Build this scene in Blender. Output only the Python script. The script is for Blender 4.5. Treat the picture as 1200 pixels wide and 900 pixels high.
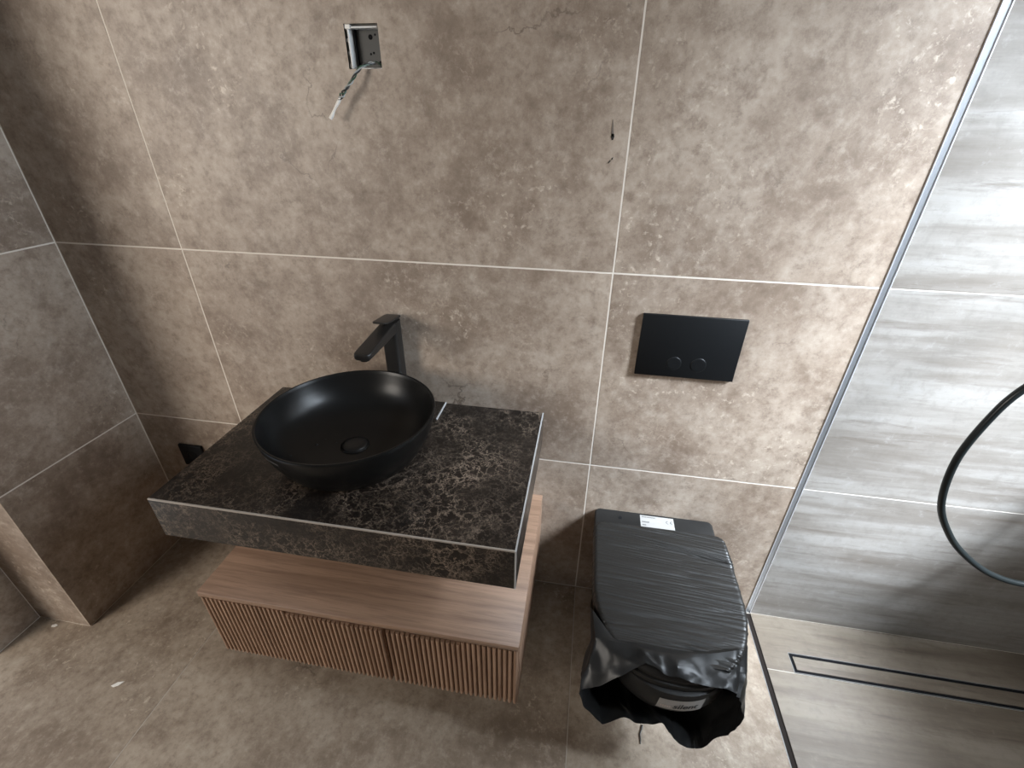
import bpy, bmesh, math, random
from mathutils import Vector, Matrix, noise

for o in list(bpy.data.objects):
    bpy.data.objects.remove(o, do_unlink=True)
random.seed(7)
S = bpy.context.scene
C = S.collection
PI = math.pi

# ------------------------------------------------------------------ camera
F_PX, YAW, PITCH, ROLL = 534.065, -0.1611, 0.5170, 0.0114
CAM = Vector((-0.0646, -1.1360, 1.5000))
cam = bpy.data.cameras.new('camera')
cam.sensor_fit = 'HORIZONTAL'
cam.sensor_width = 36.0
cam.lens = F_PX / 1200.0 * 36.0
cam.clip_start = 0.02
cam_o = bpy.data.objects.new('camera', cam)
C.objects.link(cam_o)
fw = Vector((math.sin(YAW) * math.cos(PITCH), math.cos(YAW) * math.cos(PITCH), -math.sin(PITCH)))
rt = Vector((math.cos(YAW), -math.sin(YAW), 0))
up = rt.cross(fw)
r2 = rt * math.cos(ROLL) + up * math.sin(ROLL)
u2 = up * math.cos(ROLL) - rt * math.sin(ROLL)
M = Matrix((r2, u2, -fw)).transposed().to_4x4()
M.translation = CAM
cam_o.matrix_world = M
S.camera = cam_o

# ------------------------------------------------------------------ world, lights, exposure
w = bpy.data.worlds.new('sky')
S.world = w
w.use_nodes = True
bg = w.node_tree.nodes['Background']
bg.inputs[0].default_value = (0.72, 0.84, 1.0, 1)
bg.inputs[1].default_value = 0.7


def area(name, loc, target, sx, sy, watts, col):
    l = bpy.data.lights.new(name, 'AREA')
    l.shape = 'RECTANGLE'
    l.size, l.size_y = sx, sy
    l.energy = watts
    l.color = col
    o = bpy.data.objects.new(name, l)
    C.objects.link(o)
    o.location = loc
    d = Vector(target) - Vector(loc)
    o.rotation_euler = d.to_track_quat('-Z', 'Y').to_euler()
    return o


WIN = dict(x=1.50, depth=0.15, y0=-0.86, y1=-0.10, z0=1.06, z1=2.54)
# bright strip of sky high above the light well outside the shower window
area('daylight_sky', (3.60, -1.90, 4.25), (0.4, -0.1, 0.7), 1.5, 1.4, 2550, (0.79, 0.89, 1.0))
# soft light from the window opening itself
area('daylight_window', (WIN['x'] + 0.11, (WIN['y0'] + WIN['y1']) / 2, (WIN['z0'] + WIN['z1']) / 2),
     (-0.5, (WIN['y0'] + WIN['y1']) / 2, 0.9), 0.70, 1.24, 50, (0.80, 0.90, 1.0))
# daylight from the next room, through the wide opening in the left wall
DOOR = dict(y0=-2.25, y1=-0.585, z=2.10)
area('daylight_next_room', (-3.10, -3.00, 1.75), (-0.6, -0.2, 0.6), 1.3, 1.6, 104, (1.0, 0.92, 0.82))

S.view_settings.view_transform = 'Standard'
S.view_settings.look = 'None'
S.view_settings.gamma = 1.0
S.view_settings.use_curve_mapping = False
S.view_settings.exposure = 0.0


# ------------------------------------------------------------------ materials
def nodes(name):
    m = bpy.data.materials.new(name)
    m.use_nodes = True
    t = m.node_tree
    return m, t, t.nodes['Principled BSDF']


def N(t, kind, **kw):
    n = t.nodes.new(kind)
    for k, v in kw.items():
        setattr(n, k, v)
    return n


def ramp(t, fac, stops):
    r = N(t, 'ShaderNodeValToRGB')
    e = r.color_ramp.elements
    while len(e) > 1:
        e.remove(e[-1])
    e[0].position, e[0].color = stops[0][0], (*stops[0][1], 1)
    for p, c in stops[1:]:
        x = e.new(p)
        x.color = (*c, 1)
    t.links.new(fac, r.inputs[0])
    return r.outputs[0]


def g(v):
    return (v, v, v)


def coords(t, scale=(1, 1, 1), seed=True):
    tc = N(t, 'ShaderNodeTexCoord')
    mp = N(t, 'ShaderNodeMapping')
    mp.inputs['Scale'].default_value = scale
    t.links.new(tc.outputs['Object'], mp.inputs['Vector'])
    if seed:
        oi = N(t, 'ShaderNodeObjectInfo')
        cm = N(t, 'ShaderNodeCombineXYZ')
        ml = N(t, 'ShaderNodeMath', operation='MULTIPLY')
        ml.inputs[1].default_value = 37.0
        t.links.new(oi.outputs['Random'], ml.inputs[0])
        for i in range(3):
            t.links.new(ml.outputs[0], cm.inputs[i])
        t.links.new(cm.outputs[0], mp.inputs['Location'])
    return mp.outputs[0]


def tex(t, vec, scale, detail=8, rough=0.6, dist=0.0, out=0):
    n = N(t, 'ShaderNodeTexNoise')
    n.inputs['Scale'].default_value = scale
    n.inputs['Detail'].default_value = detail
    n.inputs['Roughness'].default_value = rough
    n.inputs['Distortion'].default_value = dist
    t.links.new(vec, n.inputs['Vector'])
    return n.outputs[out]


def vor(t, vec, scale, feature='DISTANCE_TO_EDGE', rnd=1.0):
    n = N(t, 'ShaderNodeTexVoronoi', feature=feature)
    n.inputs['Scale'].default_value = scale
    n.inputs['Randomness'].default_value = rnd
    t.links.new(vec, n.inputs['Vector'])
    return n.outputs['Distance']


def warp(t, vec, scale, amt, detail=4):
    n = tex(t, vec, scale, detail, 0.6, 0, 1)
    s = N(t, 'ShaderNodeVectorMath', operation='SUBTRACT')
    s.inputs[1].default_value = (0.5, 0.5, 0.5)
    t.links.new(n, s.inputs[0])
    k = N(t, 'ShaderNodeVectorMath', operation='SCALE')
    k.inputs['Scale'].default_value = amt
    t.links.new(s.outputs[0], k.inputs[0])
    a = N(t, 'ShaderNodeVectorMath', operation='ADD')
    t.links.new(vec, a.inputs[0])
    t.links.new(k.outputs[0], a.inputs[1])
    return a.outputs[0]


def mix(t, fac, a, b, mode='MIX'):
    n = N(t, 'ShaderNodeMix', data_type='RGBA', blend_type=mode)
    for sock, v in ((n.inputs[0], fac), (n.inputs[6], a), (n.inputs[7], b)):
        if isinstance(v, (int, float)):
            sock.default_value = v
        elif isinstance(v, tuple):
            sock.default_value = (*v, 1) if len(v) == 3 else v
        else:
            t.links.new(v, sock)
    return n.outputs[2]


def mul(t, a, b):
    n = N(t, 'ShaderNodeMath', operation='MULTIPLY')
    for i, v in enumerate((a, b)):
        if isinstance(v, (int, float)):
            n.inputs[i].default_value = v
        else:
            t.links.new(v, n.inputs[i])
    return n.outputs[0]


def bump(t, bsdf, h, strength, dist=0.002):
    b = N(t, 'ShaderNodeBump')
    b.inputs['Strength'].default_value = strength
    b.inputs['Distance'].default_value = dist
    t.links.new(h, b.inputs['Height'])
    t.links.new(b.outputs[0], bsdf.inputs['Normal'])


def plain(name, col, rough=0.5, metal=0.0, spec=0.5, var=0.08, vscale=30):
    m, t, b = nodes(name)
    v = coords(t)
    n = tex(t, v, vscale, 4)
    c = mix(t, n, tuple(x * (1 - var) for x in col), tuple(min(1, x * (1 + var)) for x in col))
    t.links.new(c, b.inputs['Base Color'])
    b.inputs['Roughness'].default_value = rough
    b.inputs['Metallic'].default_value = metal
    b.inputs['Specular IOR Level'].default_value = spec
    return m


def stone(name, tint=(1, 1, 1), rough=0.42):
    m, t, b = nodes(name)
    v = coords(t)
    T = lambda c: tuple(x * y for x, y in zip(c, tint))
    wv = warp(t, v, 3.0, 0.10, 4)
    big = tex(t, wv, 1.9, 7, 0.58)
    col = ramp(t, big, [(0.30, T((0.180, 0.142, 0.112))), (0.44, T((0.240, 0.196, 0.160))),
                        (0.56, T((0.296, 0.249, 0.207))), (0.72, T((0.370, 0.322, 0.276)))])
    # soft broken patches
    med = tex(t, v, 6.5, 10, 0.66)
    col = mix(t, ramp(t, med, [(0.50, g(0)), (0.74, g(0.60))]), col, T((0.42, 0.375, 0.328)))
    col = mix(t, ramp(t, med, [(0.30, g(0.80)), (0.49, g(0))]), col, T((0.140, 0.104, 0.079)))
    md2 = tex(t, warp(t, v, 9.0, 0.05, 4), 15.0, 9, 0.70)
    col = mix(t, ramp(t, md2, [(0.52, g(0)), (0.72, g(0.50))]), col, T((0.40, 0.360, 0.315)))
    col = mix(t, ramp(t, md2, [(0.30, g(0.62)), (0.46, g(0))]), col, T((0.150, 0.112, 0.086)))
    # mottling
    fine = tex(t, v, 38.0, 8, 0.74)
    col = mix(t, ramp(t, fine, [(0.32, g(0.60)), (0.50, g(0))]), col, T((0.130, 0.096, 0.073)))
    col = mix(t, ramp(t, fine, [(0.53, g(0)), (0.74, g(0.62))]), col, T((0.445, 0.404, 0.356)))
    # clusters of pale pits
    cl = ramp(t, tex(t, v, 3.3, 3, 0.5), [(0.52, g(0)), (0.66, g(1))])
    sp = ramp(t, tex(t, warp(t, v, 20, 0.04), 62.0, 4, 0.6), [(0.58, g(0)), (0.70, g(0.55))])
    col = mix(t, mul(t, cl, sp), col, T((0.60, 0.54, 0.47)))
    # hairline cracks, only here and there
    wc = warp(t, v, 5.0, 0.30, 6)
    ck = ramp(t, vor(t, wc, 3.1), [(0.0, g(0.75)), (0.012, g(0))])
    cm = ramp(t, tex(t, v, 3.4, 3, 0.5), [(0.60, g(0)), (0.70, g(1))])
    col = mix(t, mul(t, ck, cm), col, T((0.075, 0.054, 0.042)))
    wd = warp(t, v, 14.0, 0.12, 5)
    dk = ramp(t, tex(t, wd, 16.0, 6, 0.7), [(0.30, g(0.7)), (0.385, g(0))])
    cm2 = ramp(t, tex(t, v, 2.1, 3, 0.5), [(0.50, g(0)), (0.66, g(1))])
    col = mix(t, mul(t, dk, cm2), col, T((0.085, 0.064, 0.050)))
    # pale shell-like squiggles in clusters
    sq = tex(t, warp(t, v, 12.0, 0.05, 3), 24.0, 3, 0.5)
    sq = ramp(t, sq, [(0.475, g(0)), (0.50, g(0.30)), (0.525, g(0))])
    cm3 = ramp(t, tex(t, v, 2.8, 4, 0.6, 0.3), [(0.56, g(0)), (0.70, g(1))])
    col = mix(t, mul(t, sq, cm3), col, T((0.50, 0.44, 0.38)))
    t.links.new(col, b.inputs['Base Color'])
    r = ramp(t, fine, [(0.3, g(rough + 0.12)), (0.7, g(rough))])
    t.links.new(r, b.inputs['Roughness'])
    bump(t, b, fine, 0.10, 0.001)
    return m


def travertine(name, tint=(1, 1, 1)):
    T = lambda c: tuple(x * y for x, y in zip(c, tint))
    m, t, b = nodes(name)
    v0 = coords(t, (1, 1, 1))
    v = coords(t, (0.9, 9.5, 9.5))
    wv = warp(t, v, 1.3, 0.55, 6)
    n1 = tex(t, wv, 1.4, 9, 0.62)
    col = ramp(t, n1, [(0.28, T((0.225, 0.190, 0.158))), (0.44, T((0.320, 0.286, 0.250))),
                       (0.56, T((0.430, 0.398, 0.360))), (0.72, T((0.520, 0.492, 0.455)))])
    n2 = tex(t, warp(t, v, 3.0, 0.4, 5), 3.4, 8, 0.7)
    col = mix(t, ramp(t, n2, [(0.32, g(0.72)), (0.46, g(0))]), col, T((0.190, 0.155, 0.125)))
    n3 = tex(t, v0, 34.0, 6, 0.7)
    col = mix(t, ramp(t, n3, [(0.34, g(0.30)), (0.5, g(0))]), col, T((0.22, 0.19, 0.165)))
    col = mix(t, ramp(t, n3, [(0.58, g(0)), (0.76, g(0.4))]), col, T((0.60, 0.58, 0.55)))
    t.links.new(col, b.inputs['Base Color'])
    b.inputs['Roughness'].default_value = 0.36
    bump(t, b, n3, 0.08, 0.001)
    return m


def marble(name):
    m, t, b = nodes(name)
    v = coords(t, seed=False)
    col = ramp(t, tex(t, warp(t, v, 6, 0.1), 9.0, 8, 0.7),
               [(0.40, (0.0065, 0.0050, 0.0042)), (0.56, (0.013, 0.0098, 0.0078)), (0.76, (0.042, 0.032, 0.025))])
    m1 = ramp(t, tex(t, v, 5.5, 4, 0.6), [(0.42, g(0.03)), (0.66, g(1))])

    def lace(scale, amt, width, strength, c_, mask):
        n_ = tex(t, warp(t, v, scale * 1.5, amt, 5), scale, 5, 0.62)
        r_ = ramp(t, n_, [(0.5 - width, g(0)), (0.5, g(strength)), (0.5 + width, g(0))])
        return mix(t, mul(t, r_, mask), col, c_)
    w1 = warp(t, v, 34.0, 0.050, 7)
    v1 = ramp(t, vor(t, w1, 24.0), [(0.0, g(0.65)), (0.025, g(0.18)), (0.08, g(0))])
    col = mix(t, mul(t, v1, m1), col, (0.26, 0.20, 0.152))
    col = lace(24.0, 0.03, 0.018, 0.90, (0.27, 0.208, 0.158), m1)
    m2 = ramp(t, tex(t, v, 8.0, 4, 0.6), [(0.40, g(0.2)), (0.64, g(1))])
    col = lace(52.0, 0.018, 0.026, 0.42, (0.17, 0.135, 0.106), m2)
    col = lace(11.0, 0.05, 0.008, 0.85, (0.27, 0.205, 0.155), m1)
    t.links.new(col, b.inputs['Base Color'])
    b.inputs['Roughness'].default_value = 0.32
    b.inputs['Specular IOR Level'].default_value = 0.36
    return m


def wood(name, along='x', tint=1.0):
    m, t, b = nodes(name)
    sc = {'x': (1.2, 26, 26), 'z': (26, 26, 1.2), 'y': (26, 1.2, 26)}[along]
    v = coords(t, sc)
    n = tex(t, warp(t, v, 0.8, 0.7, 4), 1.6, 8, 0.62)
    K = lambda c: tuple(x * tint for x in c)
    col = ramp(t, n, [(0.28, K((0.165, 0.092, 0.056))), (0.50, K((0.262, 0.162, 0.106))), (0.72, K((0.345, 0.215, 0.142)))])
    f = tex(t, coords(t, tuple(s * 6 for s in sc)), 1.5, 4, 0.6)
    col = mix(t, ramp(t, f, [(0.36, g(0.4)), (0.5, g(0))]), col, K((0.130, 0.070, 0.042)))
    t.links.new(col, b.inputs['Base Color'])
    b.inputs['Roughness'].default_value = 0.5
    bump(t, b, f, 0.06, 0.0006)
    return m


M_WALL = stone('stone_wall_tile', (1.08, 1.02, 0.96))
M_FLOOR = stone('stone_floor_tile', (1.04, 0.99, 0.90), 0.50)
M_TRAV = travertine('travertine_tile', (0.57, 0.573, 0.578))
M_TRAVF = travertine('shower_floor_tile', (0.40, 0.35, 0.292))
M_GROUT = plain('grout', (0.66, 0.60, 0.53), 0.85)
M_GROUTF = plain('floor_grout', (0.40, 0.36, 0.31), 0.85)
M_PAINT = plain('ceiling_paint', (0.42, 0.40, 0.37), 0.8)
M_MARBLE = marble('dark_marble')
M_WOODX = wood('oak_along_x', 'x', 0.88)
M_WOODY = wood('oak_along_y', 'y')
M_WOODZ = wood('oak_slat', 'z', 1.14)
M_WOODSHADE = wood('oak_recess_shade', 'x', 0.5)  # same oak, darkened in the colour to stand for shade
M_EDGE = plain('pale_edge', (0.33, 0.29, 0.25), 0.4)
M_SILVER = plain('silver_edge', (0.46, 0.46, 0.46), 0.35, 0.2)
M_ALU = plain('aluminium', (0.52, 0.54, 0.57), 0.34, 0.85)
M_ALU_B = plain('aluminium_bright', (0.75, 0.76, 0.78), 0.3, 0.6)
M_ALUDIM = plain('aluminium_dim', (0.22, 0.21, 0.20), 0.45, 0.3)
M_CHANSHADE = plain('channel_shade', (0.018, 0.014, 0.012), 0.6, 0.0, 0.06)  # floor channel aluminium, its shade and dark reflection put into the colour
M_SLOT = plain('drain_slot', (0.006, 0.006, 0.007), 0.7, 0, 0.1)
M_CERAMIC = plain('matte_black_ceramic', (0.0060, 0.0058, 0.0056), 0.31, 0, 0.24)
M_TOILET = plain('black_toilet_ceramic', (0.012, 0.0115, 0.0110), 0.50, 0, 0.32)
M_BLACKMET = plain('black_metal', (0.014, 0.0125, 0.0115), 0.36, 0, 0.30)
M_PLATE = plain('black_plate', (0.0055, 0.0060, 0.0066), 0.45, 0, 0.20)
M_HOSE = plain('black_hose', (0.010, 0.012, 0.012), 0.28, 0, 0.35)
M_PAPER = plain('white_paper', (0.30, 0.288, 0.274), 0.7, 0, 0.1)
M_INK = plain('ink', (0.03, 0.03, 0.03), 0.7)
M_INKPALE = plain('pale_ink', (0.42, 0.36, 0.33), 0.7)
M_LOGO = plain('grey_print', (0.16, 0.16, 0.16), 0.5)
M_BOXW = plain('box_plastic', (0.62, 0.62, 0.61), 0.5)
M_BOXG = plain('box_grey', (0.065, 0.065, 0.062), 0.6)
M_GREEN = plain('green_wire', (0.035, 0.075, 0.045), 0.45)
M_DARKWIRE = plain('dark_wire', (0.03, 0.028, 0.028), 0.45)
M_GREYWIRE = plain('grey_wire', (0.30, 0.31, 0.30), 0.45)
M_WHITE = plain('white_sleeve', (0.78, 0.75, 0.70), 0.6)
M_STAIN = plain('black_mark', (0.02, 0.018, 0.015), 0.5)
M_STAINP = plain('faded_mark', (0.12, 0.10, 0.085), 0.5)
M_FRAME = plain('window_frame', (0.10, 0.10, 0.105), 0.4)

mf, t, b = nodes('stretch_film')
v = coords(t, (7, 120, 60), False)
n = tex(t, v, 1.0, 4, 0.6)
b.inputs['Base Color'].default_value = (0.0125, 0.0116, 0.0105, 1)
t.links.new(ramp(t, n, [(0.3, g(0.34)), (0.7, g(0.46))]), b.inputs['Roughness'])
b.inputs['Specular IOR Level'].default_value = 0.36
bump(t, b, n, 0.25, 0.0012)
M_FILM = mf
mf, t, b = nodes('loose_film')
v = coords(t, (1, 1, 1), False)
n = tex(t, v, 26.0, 4, 0.5)
t.links.new(ramp(t, n, [(0.3, (0.011, 0.011, 0.011)), (0.7, (0.016, 0.0155, 0.015))]), b.inputs['Base Color'])
b.inputs['Roughness'].default_value = 0.30
b.inputs['Specular IOR Level'].default_value = 0.19
M_FILM2 = mf

gm = bpy.data.materials.new('window_glass')
gm.use_nodes = True
t = gm.node_tree
t.nodes.clear()
out = N(t, 'ShaderNodeOutputMaterial')
tr = N(t, 'ShaderNodeBsdfTransparent')
gl = N(t, 'ShaderNodeBsdfGlossy')
gl.inputs['Roughness'].default_value = 0.03
mx = N(t, 'ShaderNodeMixShader')
mx.inputs[0].default_value = 0.06
t.links.new(tr.outputs[0], mx.inputs[1])
t.links.new(gl.outputs[0], mx.inputs[2])
t.links.new(mx.outputs[0], out.inputs[0])
M_GLASS = gm


# ------------------------------------------------------------------ helpers
def tag(o, label=None, cat=None, group=None, kind=None):
    if label:
        o['label'] = label
    if cat:
        o['category'] = cat
    if group:
        o['group'] = group
    if kind:
        o['kind'] = kind
    return o


def link(name, me, mat, parent=None, loc=None):
    o = bpy.data.objects.new(name, me)
    C.objects.link(o)
    if mat is not None and len(me.materials) == 0:
        me.materials.append(mat)
    if loc is not None:
        o.location = loc
    if parent is not None:
        o.parent = parent            # parents stand unrotated; local = world - parent location
        if loc is not None:
            o.location = Vector(loc) - world_loc(parent)
    return o


def world_loc(o):
    l = Vector(o.location)
    while o.parent:
        o = o.parent
        l += Vector(o.location)
    return l


def raw(name, verts, faces, mat, parent=None, smooth=False, loc=(0, 0, 0)):
    """verts given in world space; the object's origin is put at loc"""
    L = Vector(loc)
    me = bpy.data.meshes.new(name)
    me.from_pydata([Vector(v) - L for v in verts], [], faces)
    bm = bmesh.new()
    bm.from_mesh(me)
    bmesh.ops.recalc_face_normals(bm, faces=bm.faces)
    bm.to_mesh(me)
    bm.free()
    if smooth:
        for p in me.polygons:
            p.use_smooth = True
    return link(name, me, mat, parent, L)


def thing(name, label, cat, loc=(0, 0, 0), group=None):
    o = bpy.data.objects.new(name, None)
    o.empty_display_size = 0.05
    C.objects.link(o)
    o.location = loc
    return tag(o, label, cat, group)


def box(name, lo, hi, mat, parent=None, bev=0.0, seg=2, smooth=True):
    lo, hi = Vector(lo), Vector(hi)
    c = (lo + hi) / 2
    d = hi - lo
    bm = bmesh.new()
    bmesh.ops.create_cube(bm, size=1.0)
    for v_ in bm.verts:
        v_.co = Vector((v_.co.x * d.x, v_.co.y * d.y, v_.co.z * d.z))
    if bev > 0:
        bmesh.ops.bevel(bm, geom=list(bm.edges), offset=bev, segments=seg, profile=0.5, affect='EDGES')
    me = bpy.data.meshes.new(name)
    bm.to_mesh(me)
    bm.free()
    if bev > 0 and smooth:
        for p in me.polygons:
            p.use_smooth = True
        me.set_sharp_from_angle(angle=math.radians(50))
    return link(name, me, mat, parent, c)


def prism(name, pts, axis, a, b_, mat, parent=None):
    """polygon pts (two coords) extruded along axis from a to b_"""
    def P(p, h):
        return {0: (h, p[0], p[1]), 1: (p[0], h, p[1]), 2: (p[0], p[1], h)}[axis]
    n = len(pts)
    vs = [P(p, a) for p in pts] + [P(p, b_) for p in pts]
    fs = [tuple(range(n)), tuple(range(2 * n - 1, n - 1, -1))]
    fs += [(i, (i + 1) % n, n + (i + 1) % n, n + i) for i in range(n)]
    ctr = Vector(P((sum(p[0] for p in pts) / n, sum(p[1] for p in pts) / n), a))
    return raw(name, vs, fs, mat, parent, False, ctr)


def loft(name, rings, mat, parent=None, closed=True, caps=(True, True), loc=(0, 0, 0), smooth=True, sharp=40):
    n = len(rings[0])
    vs = [p for r in rings for p in r]
    fs = []
    for i in range(len(rings) - 1):
        for j in range(n if closed else n - 1):
            k = (j + 1) % n
            fs.append((i * n + j, i * n + k, (i + 1) * n + k, (i + 1) * n + j))
    if caps[0]:
        fs.append(tuple(range(n - 1, -1, -1)))
    if caps[1]:
        fs.append(tuple((len(rings) - 1) * n + j for j in range(n)))
    o = raw(name, vs, fs, mat, parent, smooth, loc)
    if smooth:
        o.data.set_sharp_from_angle(angle=math.radians(sharp))
    return o


def lathe(name, prof, center, mat, parent=None, seg=64, caps=(False, False), loc=None, axis='z'):
    cx, cy, cz = center
    rings = []
    for r, h in prof:
        ring = []
        for i in range(seg):
            a = 2 * PI * i / seg
            c_, s_ = r * math.cos(a), r * math.sin(a)
            if axis == 'z':
                ring.append((cx + c_, cy + s_, cz + h))
            elif axis == 'y':
                ring.append((cx + c_, cy + h, cz + s_))
            else:
                ring.append((cx + h, cy + c_, cz + s_))
        rings.append(ring)
    return loft(name, rings, mat, parent, True, caps, loc or center)


def spline(pts, per=8):
    P = [Vector(p) for p in pts]
    out_ = []
    for i in range(len(P) - 1):
        p0 = P[i - 1] if i > 0 else P[i] * 2 - P[i + 1]
        p1, p2 = P[i], P[i + 1]
        p3 = P[i + 2] if i + 2 < len(P) else p2 * 2 - p1
        for k in range(per):
            s = k / per
            out_.append(0.5 * ((2 * p1) + (p2 - p0) * s + (2 * p0 - 5 * p1 + 4 * p2 - p3) * s * s + (3 * p1 - p0 - 3 * p2 + p3) * s ** 3))
    out_.append(P[-1])
    return out_


def tube(name, pts, r, mat, parent=None, seg=12, loc=None, caps=(True, True)):
    P = [Vector(p) for p in pts]
    rad = r if callable(r) else (lambda s: r)
    tan = [(P[min(i + 1, len(P) - 1)] - P[max(i - 1, 0)]).normalized() for i in range(len(P))]
    up_ = Vector((0, 0, 1)) if abs(tan[0].z) < 0.9 else Vector((1, 0, 0))
    nrm = tan[0].cross(up_).normalized()
    rings = []
    for i, p in enumerate(P):
        nrm = (nrm - tan[i] * nrm.dot(tan[i])).normalized()
        bn = tan[i].cross(nrm)
        rr = rad(i / (len(P) - 1))
        rings.append([p + (nrm * math.cos(2 * PI * k / seg) + bn * math.sin(2 * PI * k / seg)) * rr for k in range(seg)])
    return loft(name, rings, mat, parent, True, caps, loc or tuple(P[0]))


# ------------------------------------------------------------------ room shell
XL, XL2, YS = -1.6214, -1.826, -0.443          # left wall face, set-back face, where the step is
XT0, XT1 = 0.600, 0.618                        # glass channel
XR, YB, ZC = WIN['x'], -2.40, 2.60
J = 0.0042                                     # joint width
RC = 0.0005                                    # joint recess
ROWS = [0.0, 0.582, 1.185, 1.785, 2.385, ZC]
HOLE = (-0.619, -0.543, 1.603, 1.682)          # cut-out for the junction box


def tile(lo, hi, face, mat, parent, ch=0.0003):
    """a tile with a chamfered visible face. face: '-y', '+x', '+z', '-x', '+y'"""
    lo, hi = Vector(lo), Vector(hi)
    ax = {'x': 0, 'y': 1, 'z': 2}[face[1]]
    top = (lo if face[0] == '-' else hi)[ax]
    bot = (hi if face[0] == '-' else lo)[ax]
    o1, o2 = [a for a in range(3) if a != ax]

    def P(a, b_, h):
        p = [0, 0, 0]
        p[o1], p[o2], p[ax] = a, b_, h
        return p
    inn = top + (ch if face[0] == '-' else -ch)
    rs = []
    for h, s in ((bot, 0), (inn, 0), (top, ch)):
        rs.append([P(lo[o1] + s, lo[o2] + s, h), P(hi[o1] - s, lo[o2] + s, h), P(hi[o1] - s, hi[o2] - s, h), P(lo[o1] + s, hi[o2] - s, h)])
    return loft('tile', rs, mat, parent, True, (True, True), tuple((lo + hi) / 2), smooth=False)


def holed_slab(name, x0, x1, z0, z1, hole, y0, y1, mat, parent=None):
    hx0, hx1, hz0, hz1 = hole
    o_ = [(x0, z0), (x1, z0), (x1, z1), (x0, z1)]
    i_ = [(hx0, hz0), (hx1, hz0), (hx1, hz1), (hx0, hz1)]
    vs, fs = [], []
    for y in (y0, y1):
        vs += [(a, y, c_) for a, c_ in o_] + [(a, y, c_) for a, c_ in i_]
    for k in range(4):
        n_ = (k + 1) % 4
        fs += [(k, n_, 4 + n_, 4 + k), (8 + k, 8 + n_, 12 + n_, 12 + k), (k, n_, 8 + n_, 8 + k), (4 + k, 4 + n_, 12 + n_, 12 + k)]
    return raw(name, vs, fs, mat, parent, False, ((x0 + x1) / 2, (y0 + y1) / 2, (z0 + z1) / 2))


wall_back = holed_slab('wall_back', XL - 0.25, XR + 0.15, -0.1, ZC, HOLE, RC, 0.14, M_GROUT)
tag(wall_back, 'stone-tiled bathroom wall behind vanity and toilet with pale grout lines', kind='structure')
for (x0, x1, mat) in ((XL, -1.2, M_WALL), (-1.2, 0.0, M_WALL), (0.0, XT0, M_WALL), (XT1, XR, M_TRAV)):
    for k in range(len(ROWS) - 1):
        j_ = J if mat is M_WALL else 0.0022
        lo = (x0 + (j_ / 2 if x0 != XT1 else 0.001), 0.0, ROWS[k] + j_ / 2)
        hi = (x1 - (j_ / 2 if x1 != XT0 else 0.001), 0.007, ROWS[k + 1] - j_ / 2)
        if x0 == -1.2 and k == 2:
            holed_slab('tile', lo[0], hi[0], lo[2], hi[2], HOLE, 0.0, 0.007, mat, wall_back)
        else:
            tile(lo, hi, '-y', mat, wall_back)

# drip-shaped black marks on the tile by the joint
def blot(pts, mat):
    prism('mark', pts, 1, -0.0006, 0.0005, mat, wall_back)
blot([(-0.0395, 1.512), (-0.0385, 1.512), (-0.0350, 1.487), (-0.0335, 1.480), (-0.0385, 1.480), (-0.0395, 1.488)], M_STAINP)
blot([(-0.0392, 1.4855), (-0.0335, 1.4855), (-0.0325, 1.4795), (-0.0345, 1.4735), (-0.0375, 1.4735), (-0.0398, 1.4795)], M_STAIN)
blot([(-0.0335, 1.4385), (-0.0305, 1.4410), (-0.0305, 1.4365), (-0.0340, 1.4345)], M_STAIN)
blot([(-0.0365, 1.4345), (-0.0345, 1.4335), (-0.0390, 1.4280), (-0.0410, 1.4290)], M_STAIN)

vs, fs = [], []
for pl, z0, z1 in (([(XL - RC, 0.0), (XL - RC, YS + RC), (XL2 - RC, YS + RC), (XL2 - RC, DOOR['y1']), (XL2 - 0.14, DOOR['y1']), (XL2 - 0.14, 0.0)], -0.1, ZC),
                   ([(XL2 - RC, DOOR['y0']), (XL2 - RC, YB), (XL2 - 0.14, YB), (XL2 - 0.14, DOOR['y0'])], -0.1, ZC),
                   ([(XL2 - RC, DOOR['y1']), (XL2 - RC, DOOR['y0']), (XL2 - 0.14, DOOR['y0']), (XL2 - 0.14, DOOR['y1'])], DOOR['z'], ZC)):
    n_, k0 = len(pl), len(vs)
    vs += [(x, y, z0) for x, y in pl] + [(x, y, z1) for x, y in pl]
    fs += [tuple(k0 + i for i in range(n_)), tuple(k0 + n_ + i for i in range(n_ - 1, -1, -1))]
    fs += [(k0 + i, k0 + (i + 1) % n_, k0 + n_ + (i + 1) % n_, k0 + n_ + i) for i in range(n_)]
wall_left = raw('wall_left', vs, fs, M_GROUT, None, False, (XL, -0.2, 0))
tag(wall_left, 'stone-tiled left wall with a projecting pier and a set-back doorway', kind='structure')
for k in range(len(ROWS) - 1):
    z0, z1 = ROWS[k] + J / 2, ROWS[k + 1] - J / 2
    tile((XL - 0.007, YS, z0), (XL, -J * 0.7, z1), '+x', M_WALL, wall_left)
    tile((XL2, YS, z0), (XL - 0.0072, YS + 0.007, z1), '-y', M_WALL, wall_left)
    tile((XL2 - 0.007, DOOR['y1'], z0), (XL2, YS - J / 2, z1), '+x', M_WALL, wall_left)
    tile((XL2 - 0.007, YB, z0), (XL2, DOOR['y0'] - 0.06, z1), '+x', M_WALL, wall_left)

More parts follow.
